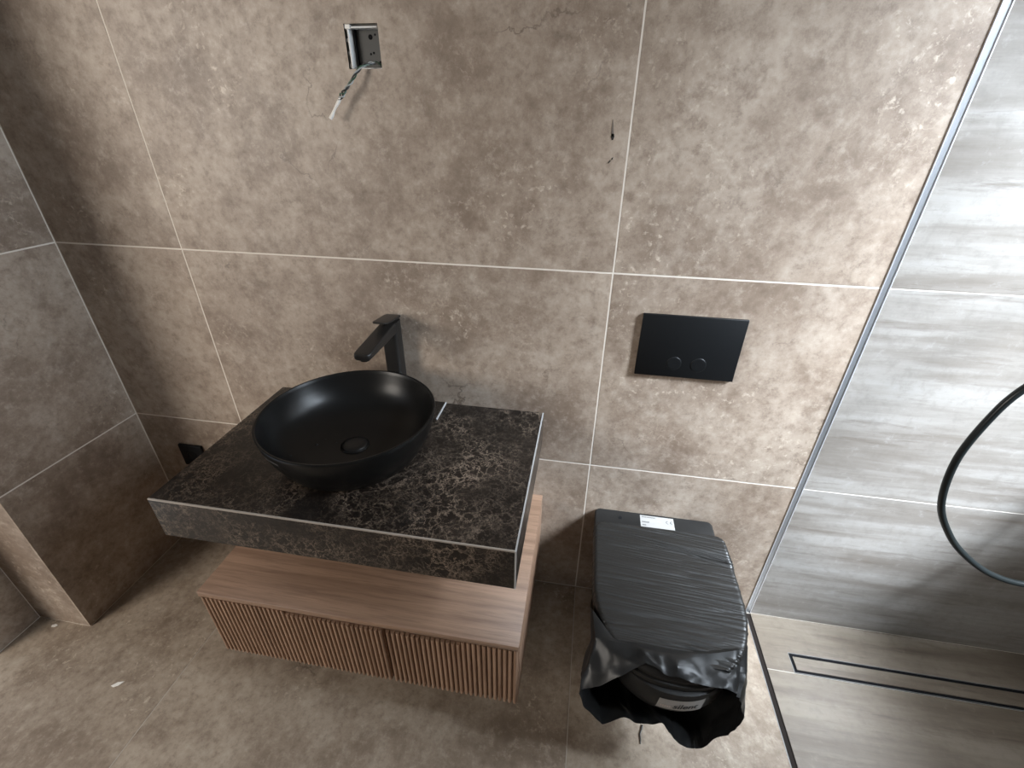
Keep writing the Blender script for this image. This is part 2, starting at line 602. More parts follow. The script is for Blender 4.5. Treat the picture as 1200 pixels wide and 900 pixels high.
floor = box('floor', (XL2 - 0.14, YB - 0.4, -0.12), (XR + 0.1, 0.0, -0.0036), M_GROUT)
tag(floor, 'grey-brown stone tiled bathroom floor with thin pale joints', kind='structure')
TF = -0.008
JF = 0.0024
for x0, x1 in ((XL2, -1.2), (-1.2, 0.0), (0.0, XT0)):
    for y0, y1 in ((-1.2, -0.0012), (-2.4, -1.2)):
        tile((x0 + JF / 2, y0 + JF / 2, TF), (x1 - (JF / 2 if x1 != XT0 else 0.0005), y1 - JF / 2, 0.0), '+z', M_FLOOR, floor)
# shower floor: L-shaped strip along the wall, then the field in front of the drain
DX0, DX1, DY0, DY1 = 0.700, 1.440, -0.193, -0.128
prism('tile', [(XT1 + 0.0005, -0.0012), (XR, -0.0012), (XR, DY1), (DX0, DY1), (DX0, DY0), (XT1 + 0.0005, DY0)], 2, TF, 0.0, M_TRAVF, floor)
tile((DX1, DY0, TF), (XR, DY1 - J, 0.0), '+z', M_TRAVF, floor)
tile((XT1 + 0.0005, -1.393, TF), (XR, DY0 - JF, 0.0), '+z', M_TRAVF, floor)
tile((XT1 + 0.0005, -2.4, TF), (XR, -1.393 - J, 0.0), '+z', M_TRAVF, floor)

for lo, hi in (((-1.2 - JF / 2, -2.4), (-1.2 + JF / 2, -0.003)), ((-JF / 2, -2.4), (JF / 2, -0.003)), ((XL2, -1.2 - JF / 2), (XT0, -1.2 + JF / 2)),
               ((XT1, DY0 - JF), (DX0, DY0)), ((XL, -0.0035), (XR, -0.0004))):
    box('grout', (lo[0], lo[1], -0.0036), (hi[0], hi[1], -0.0005), M_GROUTF, floor)

ceiling = box('ceiling', (XL2 - 0.14, YB - 0.4, ZC), (XR + 0.15, 0.14, ZC + 0.1), M_PAINT)
tag(ceiling, 'plain off-white painted ceiling', kind='structure')

# right wall with a deep high window
W = WIN
vs, fs = [], []
for x in (XR, XR + W['depth']):
    vs += [(x, YB, -0.1), (x, 0, -0.1), (x, 0, ZC), (x, YB, ZC), (x, W['y0'], W['z0']), (x, W['y1'], W['z0']), (x, W['y1'], W['z1']), (x, W['y0'], W['z1'])]
for k in range(4):
    n_ = (k + 1) % 4
    fs += [(k, n_, 4 + n_, 4 + k), (8 + k, 8 + n_, 12 + n_, 12 + k), (k, n_, 8 + n_, 8 + k), (4 + k, 4 + n_, 12 + n_, 12 + k)]
wall_right = raw('wall_right', vs, fs, M_TRAV, None, False, (XR, YB / 2, 1.2))
tag(wall_right, 'pale travertine end wall of the shower with a high window', kind='structure')
win = bpy.data.objects.new('window_1', None)
C.objects.link(win)
win.location = (XR + 0.13, (W['y0'] + W['y1']) / 2, W['z0'])
tag(win, 'high shower window with dark frame', kind='structure')
fx0, fx1 = XR + 0.115, XR + 0.15
for lo, hi in (((W['y0'], W['z0']), (W['y1'], W['z0'] + 0.03)), ((W['y0'], W['z1'] - 0.03), (W['y1'], W['z1'])),
               ((W['y0'], W['z0'] + 0.03), (W['y0'] + 0.03, W['z1'] - 0.03)), ((W['y1'] - 0.03, W['z0'] + 0.03), (W['y1'], W['z1'] - 0.03))):
    box('window_frame', (fx0, lo[0], lo[1]), (fx1, hi[0], hi[1]), M_FRAME, win)
box('pane', (XR + 0.130, W['y0'] + 0.03, W['z0'] + 0.03), (XR + 0.136, W['y1'] - 0.03, W['z1'] - 0.03), M_GLASS, win)

# wall behind the camera
wr = box('wall_front', (XL2 - 0.14, YB - 0.12, -0.1), (XR + 0.15, YB, ZC), M_WALL)
tag(wr, 'plain stone-coloured wall behind the photographer', kind='structure')
door = bpy.data.objects.new('door_1', None)
C.objects.link(door)
door.location = (XL2, (DOOR['y0'] + DOOR['y1']) / 2, 0)
tag(door, 'open doorway with pale casing', kind='structure')
box('door_casing', (XL2, DOOR['y0'] - 0.06, 0), (XL2 + 0.012, DOOR['y0'], DOOR['z'] + 0.06), M_PAINT, door)
box('door_casing', (XL2, DOOR['y0'], DOOR['z']), (XL2 + 0.012, DOOR['y1'], DOOR['z'] + 0.06), M_PAINT, door)

# aluminium channel for the glass screen: up the wall, then along the floor
trim = bpy.data.objects.new('trim_1', None)
C.objects.link(trim)
trim.location = (XT0, 0, 0)
tag(trim, 'blue-grey aluminium channel running up the tiled wall', kind='structure')
box('channel_base', (XT0 + 0.002, -0.0006, 0.001), (XT1 - 0.002, 0.0015, ZC - 0.002), M_ALU, trim)
box('flange', (XT0, -0.0022, 0.001), (XT0 + 0.002, 0.0015, ZC - 0.002), M_ALU_B, trim)
box('flange', (XT1 - 0.002, -0.0022, 0.001), (XT1, 0.0015, ZC - 0.002), M_ALU_B, trim)
trim2 = bpy.data.objects.new('trim_2', None)
C.objects.link(trim2)
trim2.location = (XT0, -1, 0)
tag(trim2, 'aluminium channel with painted shade set in the floor at the edge of the shower', kind='structure')
box('channel_base', (XT0 + 0.003, -2.4, -0.0034), (XT1 - 0.0015, -0.003, -0.0012), M_CHANSHADE, trim2)
box('flange', (XT0, -2.4, -0.0034), (XT0 + 0.002, -0.003, 0.0004), M_ALUDIM, trim2)
box('flange', (XT1 - 0.0015, -2.4, -0.0034), (XT1, -0.003, 0.0004), M_CHANSHADE, trim2)

# ------------------------------------------------------------------ linear drain
dr = thing('shower_drain', 'long slim tile-insert drain set in the shower floor', 'drain', ((DX0 + DX1) / 2, (DY0 + DY1) / 2, 0))
fr = 0.0014
box('channel', (DX0 + fr, DY0 + fr, -0.0034), (DX1 - fr, DY1 - fr, -0.0028), M_SLOT, dr)  # shallow bottom coloured black to stand for the shade of a deep slot
e0 = 0.0007
box('rim', (DX0, DY1 - fr, -0.0034), (DX1, DY1, e0), M_ALUDIM, dr)
box('rim', (DX0, DY0, -0.0034), (DX1, DY0 + fr, e0), M_ALUDIM, dr)
box('rim', (DX0, DY0 + fr, -0.0034), (DX0 + fr, DY1 - fr, e0), M_ALUDIM, dr)
box('rim', (DX1 - fr, DY0 + fr, -0.0034), (DX1, DY1 - fr, e0), M_ALUDIM, dr)
gp = 0.0115
box('tile_insert', (DX0 + gp, DY0 + gp, -0.0028), (DX1 - gp, DY1 - gp, 0.0), M_TRAVF, dr)

# ------------------------------------------------------------------ countertop
CX0, CX1, CY, CZ0, CZ1 = -0.998, -0.153, -0.515, 0.642, 0.757
ct = thing('countertop', 'thick dark brown marble countertop mounted on the wall under the basin', 'countertop', ((CX0 + CX1) / 2, 0, CZ0))
th = 0.012
YW = -0.0008
box('top_slab', (CX0, CY + 0.003, CZ1 - th), (CX1 - 0.003, YW, CZ1), M_MARBLE, ct)
box('front_slab', (CX0, CY, CZ0), (CX1 - 0.003, CY + th, CZ1 - 0.0035), M_MARBLE, ct)
box('side_slab', (CX1 - th, CY + 0.003, CZ0), (CX1, YW, CZ1 - 0.0035), M_MARBLE, ct)
box('side_slab', (CX0, CY + th, CZ0), (CX0 + th, YW, CZ1 - th), M_MARBLE, ct)
box('bottom_panel', (CX0 + th, CY + th, CZ0 + 0.004), (CX1 - th, YW, CZ0 + 0.014), M_WOODSHADE, ct)
box('edge_trim', (CX0, CY - 0.0003, CZ1 - 0.0035), (CX1 - 0.003, CY + 0.003, CZ1 + 0.0003), M_EDGE, ct)
box('edge_trim', (CX1 - 0.003, CY + 0.003, CZ1 - 0.0035), (CX1 + 0.0003, YW, CZ1 + 0.0003), M_SILVER, ct)
box('edge_trim', (CX1 - 0.003, CY - 0.0003, CZ0), (CX1 + 0.0003, CY + 0.003, CZ1 + 0.0003), M_SILVER, ct)
box('back_ledge', (-0.690, -0.094, CZ1), (-0.4545, YW, CZ1 + 0.004), M_MARBLE, ct)
box('ledge_trim', (-0.4545, -0.094, CZ1), (-0.4515, YW, CZ1 + 0.0045), M_SILVER, ct)

# ------------------------------------------------------------------ vanity cabinet
VX0, VX1, VY, VZ0, VZ1 = -0.994, -0.142, -0.516, 0.180, 0.433
cab = thing('vanity_cabinet', 'wall-hung oak vanity cabinet with fluted doors below the marble countertop', 'cabinet', ((VX0 + VX1) / 2, 0, VZ0))
box('top_panel', (VX0, VY, VZ1 - 0.018), (VX1, YW, VZ1), M_WOODX, cab, 0.0008, 1)
box('side_panel', (VX0, VY + 0.020, VZ0), (VX0 + 0.018, YW, VZ1 - 0.018), M_WOODY, cab)
box('side_panel', (VX1 - 0.018, VY + 0.020, VZ0), (VX1, YW, VZ1 - 0.018), M_WOODY, cab)
box('bottom_panel', (VX0 + 0.018, VY + 0.020, VZ0), (VX1 - 0.018, YW, VZ0 + 0.016), M_WOODX, cab)
box('recess', (VX0 + 0.018, VY + 0.060, VZ0 + 0.016), (VX1 - 0.018, VY + 0.066, VZ1 - 0.018), M_WOODSHADE, cab)  # dark sheet behind the doors, painted shade for seam and finger notch
DZ0, DZ1 = VZ0 - 0.002, VZ1 - 0.0215
SEAM, NL, NR = -0.484, -0.753, -0.284
PITCH_S = 0.01275


def slat_mesh(h):
    prof = [(-0.0052, 0.0), (-0.0046, -0.0048), (-0.0026, -0.0078), (0.0, -0.0085), (0.0026, -0.0078), (0.0046, -0.0048), (0.0052, 0.0)]
    n_ = len(prof)
    vs = [(x, y, 0) for x, y in prof] + [(x, y, h) for x, y in prof]
    fs = [(i, (i + 1) % n_, n_ + (i + 1) % n_, n_ + i) for i in range(n_)] + [tuple(range(n_)), tuple(range(2 * n_ - 1, n_ - 1, -1))]
    me = bpy.data.meshes.new('slat')
    me.from_pydata(vs, [], fs)
    bm = bmesh.new(); bm.from_mesh(me); bmesh.ops.recalc_face_normals(bm, faces=bm.faces); bm.to_mesh(me); bm.free()
    me.materials.append(M_WOODZ)
    return me


NOTCH = 0.013
slat_full, slat_low = slat_mesh(DZ1 - DZ0), slat_mesh(DZ1 - NOTCH - DZ0)
for d0, d1, n0, n1 in ((VX0 + 0.001, SEAM - 0.0032, NL, SEAM), (SEAM + 0.0032, VX1 - 0.001, SEAM, NR)):
    pts = [(d0, DZ0), (d1, DZ0)]
    if n0 == NL:
        pts += [(d1, DZ1 - NOTCH - 0.001), (n0, DZ1 - NOTCH - 0.001), (n0, DZ1), (d0, DZ1)]
    else:
        pts += [(d1, DZ1), (n1, DZ1), (n1, DZ1 - NOTCH - 0.001), (d0, DZ1 - NOTCH - 0.001)]
    dd = prism('door', pts, 1, VY + 0.0085, VY + 0.0195, M_WOODZ, cab)
    k = max(1, round((d1 - d0) / PITCH_S))
    for i in range(k):
        x = d0 + (i + 0.5) * (d1 - d0) / k
        o = link('slat', slat_low if n0 < x < n1 else slat_full, None, dd, (x, VY + 0.0085, DZ0))

# ------------------------------------------------------------------ basin
BC = (-0.614, -0.270)
BZ, BR, BH = CZ1 + 0.0003, 0.2125, 0.128
bas = thing('wash_basin', 'matte black round vessel basin standing on the marble countertop', 'basin', (BC[0], BC[1], BZ))
outer = [(0.0, 0.0), (0.142, 0.0), (0.153, 0.003), (0.165, 0.014), (0.182, 0.040), (0.197, 0.070), (0.2068, 0.098), (0.2117, 0.120)]
rimp = [(0.2125, 0.1245), (0.2118, 0.1270), (0.2095, 0.1280), (0.2068, 0.1272), (0.2055, 0.1250)]
inner = [(0.2035, 0.118), (0.198, 0.098), (0.187, 0.072), (0.168, 0.049), (0.140, 0.033), (0.105, 0.0245), (0.070, 0.021), (0.036, 0.0195)]
lathe('bowl', [(max(r, 0.001), h) for r, h in outer + rimp + inner], (BC[0], BC[1], BZ), M_CERAMIC, bas, 96)
dcen = (BC[0], BC[1], BZ + 0.0195)
dn = lathe('drain_cap', [(0.036, -0.002), (0.036, 0.0015), (0.034, 0.003), (0.033, 0.0015), (0.0325, 0.0035), (0.030, 0.0062), (0.018, 0.0078), (0.001, 0.0082)], dcen, M_BLACKMET, bas, 48)
# small printed mark on the front of the bowl, just under the rim (too worn to read)
xs = [0.0, 0.0045, 0.0090, 0.0125, 0.0175, 0.0225, 0.0275, 0.0320, 0.0365, 0.0420]
ws = [0.0018, 0.0034, 0.0020, 0.0040, 0.0040, 0.0042, 0.0034, 0.0036, 0.0042, 0.0030]
vs, fs = [], []
for i, (sx, sw) in enumerate(zip(xs, ws)):
    hh = 0.0042 if i in (0, 1, 9) else 0.0032
    for q in range(2):
        zz0 = 0.1050 + (0 if q == 0 else hh * 0.62)
        zz1 = zz0 + hh * 0.38
        for s_, z_ in ((sx, zz0), (sx + sw, zz0), (sx + sw, zz1), (sx, zz1)):
            a = -PI * 0.665 + s_ / 0.209
            rr = 0.2068 + (z_ - 0.098) / 0.022 * 0.0049 + 0.0006
            vs.append((BC[0] + rr * math.cos(a), BC[1] + rr * math.sin(a), BZ + z_))
        n_ = len(vs)
        fs.append((n_ - 4, n_ - 3, n_ - 2, n_ - 1))
raw('printed_mark', vs, fs, M_LOGO, bas, False, (BC[0], BC[1], BZ))
# water drops left in the bowl
for dx, dy, rr in ((-0.095, -0.02, 0.0045), (-0.085, 0.005, 0.003), (-0.12, -0.09, 0.003), (-0.05, 0.0, 0.003), (-0.065, -0.11, 0.004)):
    rad = math.hypot(dx, dy)
    hz = next(h0 + (h1 - h0) * (rad - r0) / (r1 - r0) for (r0, h0), (r1, h1) in zip(inner[1:], inner[:-1]) if r0 <= rad <= r1) if False else None
    prof = sorted(inner)
    for (r0, h0), (r1, h1) in zip(prof[:-1], prof[1:]):
        if r0 <= rad <= r1:
            hz = h0 + (h1 - h0) * (rad - r0) / (r1 - r0)
    lathe('water_drop', [(rr, -0.0008), (rr * 0.8, rr * 0.22), (rr * 0.4, rr * 0.38), (0.0003, rr * 0.42)], (BC[0] + dx, BC[1] + dy, BZ + hz), M_HOSE, bas, 14)

# ------------------------------------------------------------------ tap
FX, FY = -0.584, -0.034
fz = CZ1 + 0.0043
tap = thing('basin_tap', 'tall black single-lever basin tap behind the vessel basin', 'tap', (FX, FY, fz))


def rrect(cx, cy, hx, hy, r, z, n_=5):
    o_ = []
    for (sx, sy, a0) in ((1, 1, 0), (-1, 1, PI / 2), (-1, -1, PI), (1, -1, 3 * PI / 2)):
        for k in range(n_ + 1):
            a = a0 + PI / 2 * k / n_
            o_.append((cx + sx * (hx - r) + r * math.cos(a), cy + sy * (hy - r) + r * math.sin(a), z))
    return o_


lathe('base_ring', [(0.026, 0), (0.026, 0.003), (0.0245, 0.004)], (FX, FY, fz), M_BLACKMET, tap, 40, (True, True))
loft('body', [rrect(FX, FY, 0.0225, 0.0225, 0.010, z) for z in (fz + 0.004, fz + 0.2, 1.030)], M_BLACKMET, tap, loc=(FX, FY, fz))
# spout: flat rounded blade running out over the bowl, dropping a little
rings = []
for s in [0, 0.15, 0.4, 0.7, 0.9, 0.96, 0.99, 1.0]:
    y = FY - 0.012 - s * 0.175
    zt_ = 1.031 - 0.016 * s
    thk = 0.032 - 0.016 * s
    wid = 0.0215 + 0.0015 * s
    tip = 1.0 if s <= 0.9 else {0.96: 0.93, 0.99: 0.80, 1.0: 0.66}[s]
    rings.append([(p[0], y, p[1]) for p in [(q[0], q[1]) for q in rrect(FX, zt_ - thk / 2, wid * tip, thk / 2, 0.0055, 0)]])
loft('spout', rings, M_BLACKMET, tap, loc=(FX, FY, 1.02))
lathe('aerator', [(0.0125, 0), (0.0125, -0.009), (0.0115, -0.0105), (0.001, -0.0105)], (FX, FY - 0.168, 1.002), M_PLATE, tap, 28)
# lever: small plate lifted over the spout root
rings = []
for y, z, wdt, thk in ((FY + 0.022, 1.036, 0.0215, 0.008), (FY + 0.005, 1.039, 0.0222, 0.008), (FY - 0.040, 1.044, 0.0222, 0.006), (FY - 0.062, 1.0475, 0.0215, 0.005), (FY - 0.068, 1.0485, 0.017, 0.004)):
    rings.append([(q[0], y, q[1]) for q in rrect(FX, z, wdt, thk / 2, thk * 0.45, 0)])
loft('lever', rings, M_BLACKMET, tap, loc=(FX, FY, 1.04))

# ------------------------------------------------------------------ flush plate
fp = thing('flush_plate', 'black rectangular flush plate with two round buttons above the toilet', 'flush plate', (0.213, 0, 0.917))
box('plate', (0.0870, -0.0085, 0.9170), (0.3395, -0.0003, 1.0895), M_PLATE, fp, 0.0012, 2)
for bx, rr in ((0.1835, 0.0185), (0.2450, 0.0195)):
    lathe('button', [(rr + 0.0010, 0.0001), (rr + 0.0005, -0.0004), (rr, -0.0001), (rr - 0.0006, -0.0007), (rr - 0.002, -0.0009), (rr * 0.5, -0.0007), (0.0005, -0.0006)], (bx, -0.0085, 0.9575), M_PLATE, fp, 48, axis='y')

# ------------------------------------------------------------------ wall socket left of the countertop
so = thing('wall_socket', 'black wall socket low on the tiled wall beside the countertop', 'socket', (-1.445, 0, 0.37))
box('cover_plate', (-1.493, -0.011, 0.372), (-1.397, -0.0003, 0.467), M_PLATE, so, 0.004, 3)
lathe('socket_well', [(0.022, 0), (0.0205, -0.001), (0.0200, 0.004), (0.001, 0.004)], (-1.445, -0.0112, 0.4195), M_PLATE, so, 32, axis='y')

# ------------------------------------------------------------------ junction box and cable
jb = thing('junction_box', 'open grey plastic junction box recessed in the wall tile', 'junction box', (-0.581, 0.03, 1.603))
hx0, hx1, hz0, hz1 = HOLE
bx0, bx1, bz0, bz1 = hx0 + 0.0045, hx1 - 0.0012, hz0 + 0.001, hz1 - 0.0040
yf, yb = 0.004, 0.024
box('back_panel', (bx0, yb, bz0), (bx1, yb + 0.002, bz1), M_BOXG, jb)
box('side_wall', (bx0, yf, bz0), (bx0 + 0.003, yb, bz1), M_BOXW, jb)
box('side_wall', (bx1 - 0.002, yf + 0.008, bz0), (bx1, yb, bz1), M_BOXW, jb)
box('side_wall', (bx0 + 0.003, yf, bz1 - 0.003), (bx1 - 0.003, yb, bz1), M_BOXW, jb)
box('side_wall', (bx0 + 0.003, yf + 0.008, bz0), (bx1 - 0.003, yb, bz0 + 0.002), M_BOXW, jb)
for z_ in (0.0, 0.022, 0.045, 0.066):
    box('tab', (hx0 + 0.0003, yf + 0.001, bz0 + z_ + 0.002), (bx0, yf + 0.006, bz0 + z_ + 0.009), M_WHITE, jb)
box('tab', (hx0 + 0.0003, yf - 0.002, bz1 - 0.004), (hx0 + 0.012, yf + 0.006, hz1 - 0.0006), M_WHITE, jb)
for px, pz, rr in ((-0.572, 1.662, 0.0048), (-0.561, 1.666, 0.002), (-0.575, 1.632, 0.002), (-0.568, 1.634, 0.0022), (-0.553, 1.615, 0.005)):
    lathe('knockout', [(rr, 0.0), (rr, -0.0006), (0.0003, -0.0006)], (px, yb, pz), M_SLOT, jb, 20, axis='y')
box('inner_rib', (bx0 + 0.0085, yb - 0.004, bz0 + 0.003), (bx0 + 0.0115, yb, bz1 - 0.003), M_SLOT, jb)

cb = thing('twisted_cable', 'twisted green and grey wires hanging out of the junction box', 'cable', (-0.56, 0.03, 1.61))
core = spline([(-0.549, 0.018, 1.611), (-0.558, 0.012, 1.6145), (-0.570, 0.0, 1.6120), (-0.583, -0.014, 1.6060), (-0.596, -0.022, 1.5930), (-0.606, -0.025, 1.5800),
               (-0.618, -0.026, 1.5680), (-0.627, -0.026, 1.5580), (-0.634, -0.026, 1.5500), (-0.641, -0.026, 1.5430)], 10)
for si, (mt, ph) in enumerate(((M_GREEN, 0), (M_DARKWIRE, 2.1), (M_GREYWIRE, 4.2))):
    pts = []
    for i, p in enumerate(core):
        s = i / (len(core) - 1)
        a = ph + s * 2 * PI * 4.0
        r_ = 0.0022 + 0.0012 * math.sin(s * 17 + ph) + (0.002 if 0.75 < s < 0.93 else 0) * math.sin((s - 0.75) / 0.18 * PI)
        tdir = Vector((-0.6, -0.1, -0.7)).normalized()
        u_ = tdir.cross(Vector((0, 1, 0))).normalized()
        v_ = tdir.cross(u_)
        pts.append(p + u_ * math.cos(a) * r_ + v_ * math.sin(a) * r_)
    tube('wire', pts, 0.0016, mt, cb, 7)
sl = spline([(-0.637, -0.026, 1.548), (-0.645, -0.0265, 1.538), (-0.654, -0.027, 1.527), (-0.661, -0.027, 1.517), (-0.668, -0.027, 1.508)], 5)
tube('tape_sleeve', sl, lambda s: 0.0030 + 0.0011 * math.sin(s * 9) * 0.5 + s * 0.0006, M_WHITE, cb, 10)

# ------------------------------------------------------------------ toilet
TX = 0.2165
to = thing('toilet', 'matte black wall-hung toilet below the flush plate', 'toilet', (TX, 0, 0.09))


def dring(z, w_, L, yb_=-0.0008, rb=0.02, straight=0.46, n_=40, pw=2.25):
    """D outline: square back with rounded corners, superelliptic front"""
    hw = w_ / 2
    ys = yb_ - (L + yb_) * straight
    pts = []
    for k in range(4):
        a = PI / 2 * k / 3
        pts.append((TX + hw - rb + rb * math.sin(a), yb_ - rb + rb * math.cos(a), z))
    for k in range(6):
        pts.append((TX + hw, yb_ - rb + (ys - yb_ + rb) * (k + 1) / 7, z))
    for k in range(n_ + 1):
        a = PI * k / n_
        c_, s_ = math.cos(a), math.sin(a)
        pts.append((TX + hw * math.copysign(abs(c_) ** (2 / pw), c_), ys - (L + ys) * abs(s_) ** (2 / pw), z))
    for k in range(6):
        pts.append((TX - hw, ys + (yb_ - rb - ys) * (k + 1) / 7, z))
    for k in range(4):
        a = PI / 2 * k / 3
        pts.append((TX - hw + rb - rb * math.cos(a), yb_ - rb + rb * math.sin(a), z))
    return pts


lv = [(0.085, 0.20, 0.17), (0.095, 0.225, 0.20), (0.14, 0.26, 0.28), (0.20, 0.296, 0.395), (0.26, 0.330, 0.482), (0.31, 0.352, 0.530), (0.35, 0.363, 0.546), (0.398, 0.367, 0.546), (0.404, 0.365, 0.544), (0.4065, 0.359, 0.538)]
loft('bowl', [dring(z, w_, L, rb=0.012) for z, w_, L in lv], M_TOILET, to, loc=(TX, 0, 0.09))
loft('seat', [dring(z, w_, L, -0.105, 0.03) for z, w_, L in ((0.4075, 0.372, 0.533), (0.4095, 0.376, 0.536), (0.4225, 0.376, 0.536), (0.4245, 0.372, 0.533))], M_TOILET, to, loc=(TX, -0.1, 0.41))
loft('lid', [dring(z, w_, L, -0.100, 0.03) for z, w_, L in ((0.4255, 0.366, 0.527), (0.4275, 0.372, 0.532), (0.440, 0.374, 0.534), (0.4475, 0.370, 0.529), (0.4510, 0.360, 0.518))], M_TOILET, to, loc=(TX, -0.1, 0.44))
for sx in (-1, 1):
    lathe('hinge', [(0.012, 0.0), (0.012, 0.018), (0.010, 0.020), (0.0005, 0.020)], (TX + sx * 0.075, -0.088, 0.4066), M_TOILET, to, 20)
lathe('screw_cap', [(0.006, 0.0), (0.0055, 0.0012), (0.0003, 0.0015)], (0.113, -0.030, 0.4066), M_PLATE, to, 20)


def textmesh(body, size, shear=0.0, extr=0.0):
    cu = bpy.data.curves.new('lettering', 'FONT')
    cu.body = body
    cu.size = size
    cu.shear = shear
    cu.offset = size * 0.02
    cu.align_x = 'LEFT'
    cu.resolution_u = 3
    o_ = bpy.data.objects.new('lettering', cu)
    C.objects.link(o_)
    bpy.context.view_layer.update()
    me = bpy.data.meshes.new_from_object(o_.evaluated_get(bpy.context.evaluated_depsgraph_get()))
    bpy.data.objects.remove(o_, do_unlink=True)
    return me


# sticker on the flat back of the bowl
st = box('sticker', (0.176, -0.0560, 0.4066), (0.280, -0.0075, 0.4070), M_PAPER, to)
tag(st, 'white paper sticker with small black print')
zz = 0.4071
bars = [(0.181, -0.0125, 0.040, 0.0036), (0.181, -0.0330, 0.022, 0.0050), (0.181, -0.0460, 0.011, 0.0045)]
for bx, by, bl, bh in bars:
    x = bx
    vs, fs = [], []
    while x < bx + bl:
        wch = random.uniform(0.0022, 0.0042)
        for q in range(2):
            y_ = by - q * bh * 0.6
            vs += [(x, y_, zz), (x + wch * 0.8, y_, zz), (x + wch * 0.8, y_ - bh * 0.4, zz), (x, y_ - bh * 0.4, zz)]
            n_ = len(vs)
            fs.append((n_ - 4, n_ - 3, n_ - 2, n_ - 1))
        x += wch
    raw('print_line', vs, fs, M_INK, st, False, (bx, by, zz))
for bx, by, bl, bh in ((0.228, -0.0150, 0.012, 0.0016), (0.230, -0.0270, 0.010, 0.0016)):
    raw('print_line', [(bx, by, zz), (bx + bl, by, zz), (bx + bl, by - bh, zz), (bx, by - bh, zz)], [(0, 1, 2, 3)], M_INKPALE, st, False, (bx, by, zz))


def arc_glyph(cx, cy, r, wd, bar):
    vs, fs = [], []
    for k in range(15):
        a = PI / 2 + PI * k / 14
        vs += [(cx + r * math.cos(a), cy + r * math.sin(a), zz), (cx + (r - wd) * math.cos(a), cy + (r - wd) * math.sin(a), zz)]
        if k:
            fs.append((2 * k - 2, 2 * k, 2 * k + 1, 2 * k - 1))
    if bar:
        n_ = len(vs)
        vs += [(cx - r + wd, cy + wd / 2, zz), (cx - 0.001, cy + wd / 2, zz), (cx - 0.001, cy - wd / 2, zz), (cx - r + wd, cy - wd / 2, zz)]
        fs.append((n_, n_ + 1, n_ + 2, n_ + 3))
    raw('ce_mark', vs, fs, M_INK, st, False, (cx, cy, zz))


arc_glyph(0.2620, -0.0270, 0.0066, 0.0015, False)
arc_glyph(0.2745, -0.0270, 0.0066, 0.0015, True)


# label strip on the front of the bowl, following its curve
def bowl_front(x, z):
    for (z0, w0, l0), (z1, w1, l1) in zip(lv[:-1], lv[1:]):
        if z0 <= z <= z1:
            s = (z - z0) / (z1 - z0)
            w_, L = w0 + (w1 - w0) * s, l0 + (l1 - l0) * s
            ys = -0.0008 - (L - 0.0008) * 0.46
            c_ = min(0.999, abs(x - TX) / (w_ / 2))
            return ys - (L + ys) * (1 - c_ ** 2.25) ** (1 / 2.25)
    return -0.5


n_, m_ = 16, 8
vs, fs = [], []
for i in range(n_ + 1):
    s = i / n_
    x = 0.180 + s * 0.100
    for k in range(m_ + 1):
        q = k / m_
        z_ = 0.340 + 0.008 * s + q * 0.045
        xx = x + 0.004 * q
        vs.append((xx, bowl_front(xx, z_) - 0.0012, z_))
        if i and k:
            a = (i - 1) * (m_ + 1) + k - 1
            fs.append((a, a + m_ + 1, a + m_ + 2, a + 1))
lab = raw('label_strip', vs, fs, M_PAPER, to, True, (0.23, -0.53, 0.345))
tag(lab, 'white label strip printed silent')
for body, x0, size, mt in (('silent', 0.2150, 0.0250, M_INK), ('eco', 0.1870, 0.0200, M_INKPALE)):
    if body == 'eco':
        continue
    me = textmesh(body, size, 0.18)
    for v_ in me.vertices:
        x = x0 + v_.co.x * 1.0
        z_ = 0.3535 + (x - 0.180) * 0.08 + v_.co.y
        v_.co = Vector((x, bowl_front(x, z_) - 0.0019, z_))
    me.materials.clear()
    link('lettering', me, mt, lab)
    o_ = [c for c in C.objects if c.data is me][0]
    o_.location = -world_loc(lab)
vs, fs = [], []
for k in range(5):
    x = 0.188 + k * 0.0048
    for s_, z_ in ((0, 0.3565), (0.0036, 0.3565), (0.0036, 0.3640), (0, 0.3640)):
        vs.append((x + s_, bowl_front(x + s_, z_) - 0.0019, z_))
    fs.append((4 * k, 4 * k + 1, 4 * k + 2, 4 * k + 3))
raw('faded_print', vs, fs, M_INKPALE, lab, False, (0.2, -0.53, 0.34))

# ------------------------------------------------------------------ stretch film around lid and bowl
film = thing('plastic_film', 'wrinkled black plastic film wrapped over the toilet lid and hanging loose in front', 'film', (TX, -0.3, 0.30))


def lid_half(y):
    L, yb_ = 0.534, -0.100
    ys = yb_ - (L + yb_) * 0.46
    if y > ys:
        d_ = max(0.0, (y - (yb_ - 0.03)))
        return 0.187 - (0.03 - math.sqrt(max(0, 0.03 ** 2 - d_ ** 2)) if d_ > 0 else 0)
    q = min(1.0, (ys - y) / (L + ys))
    return 0.187 * (1 - q ** 2.25) ** (1 / 2.25)


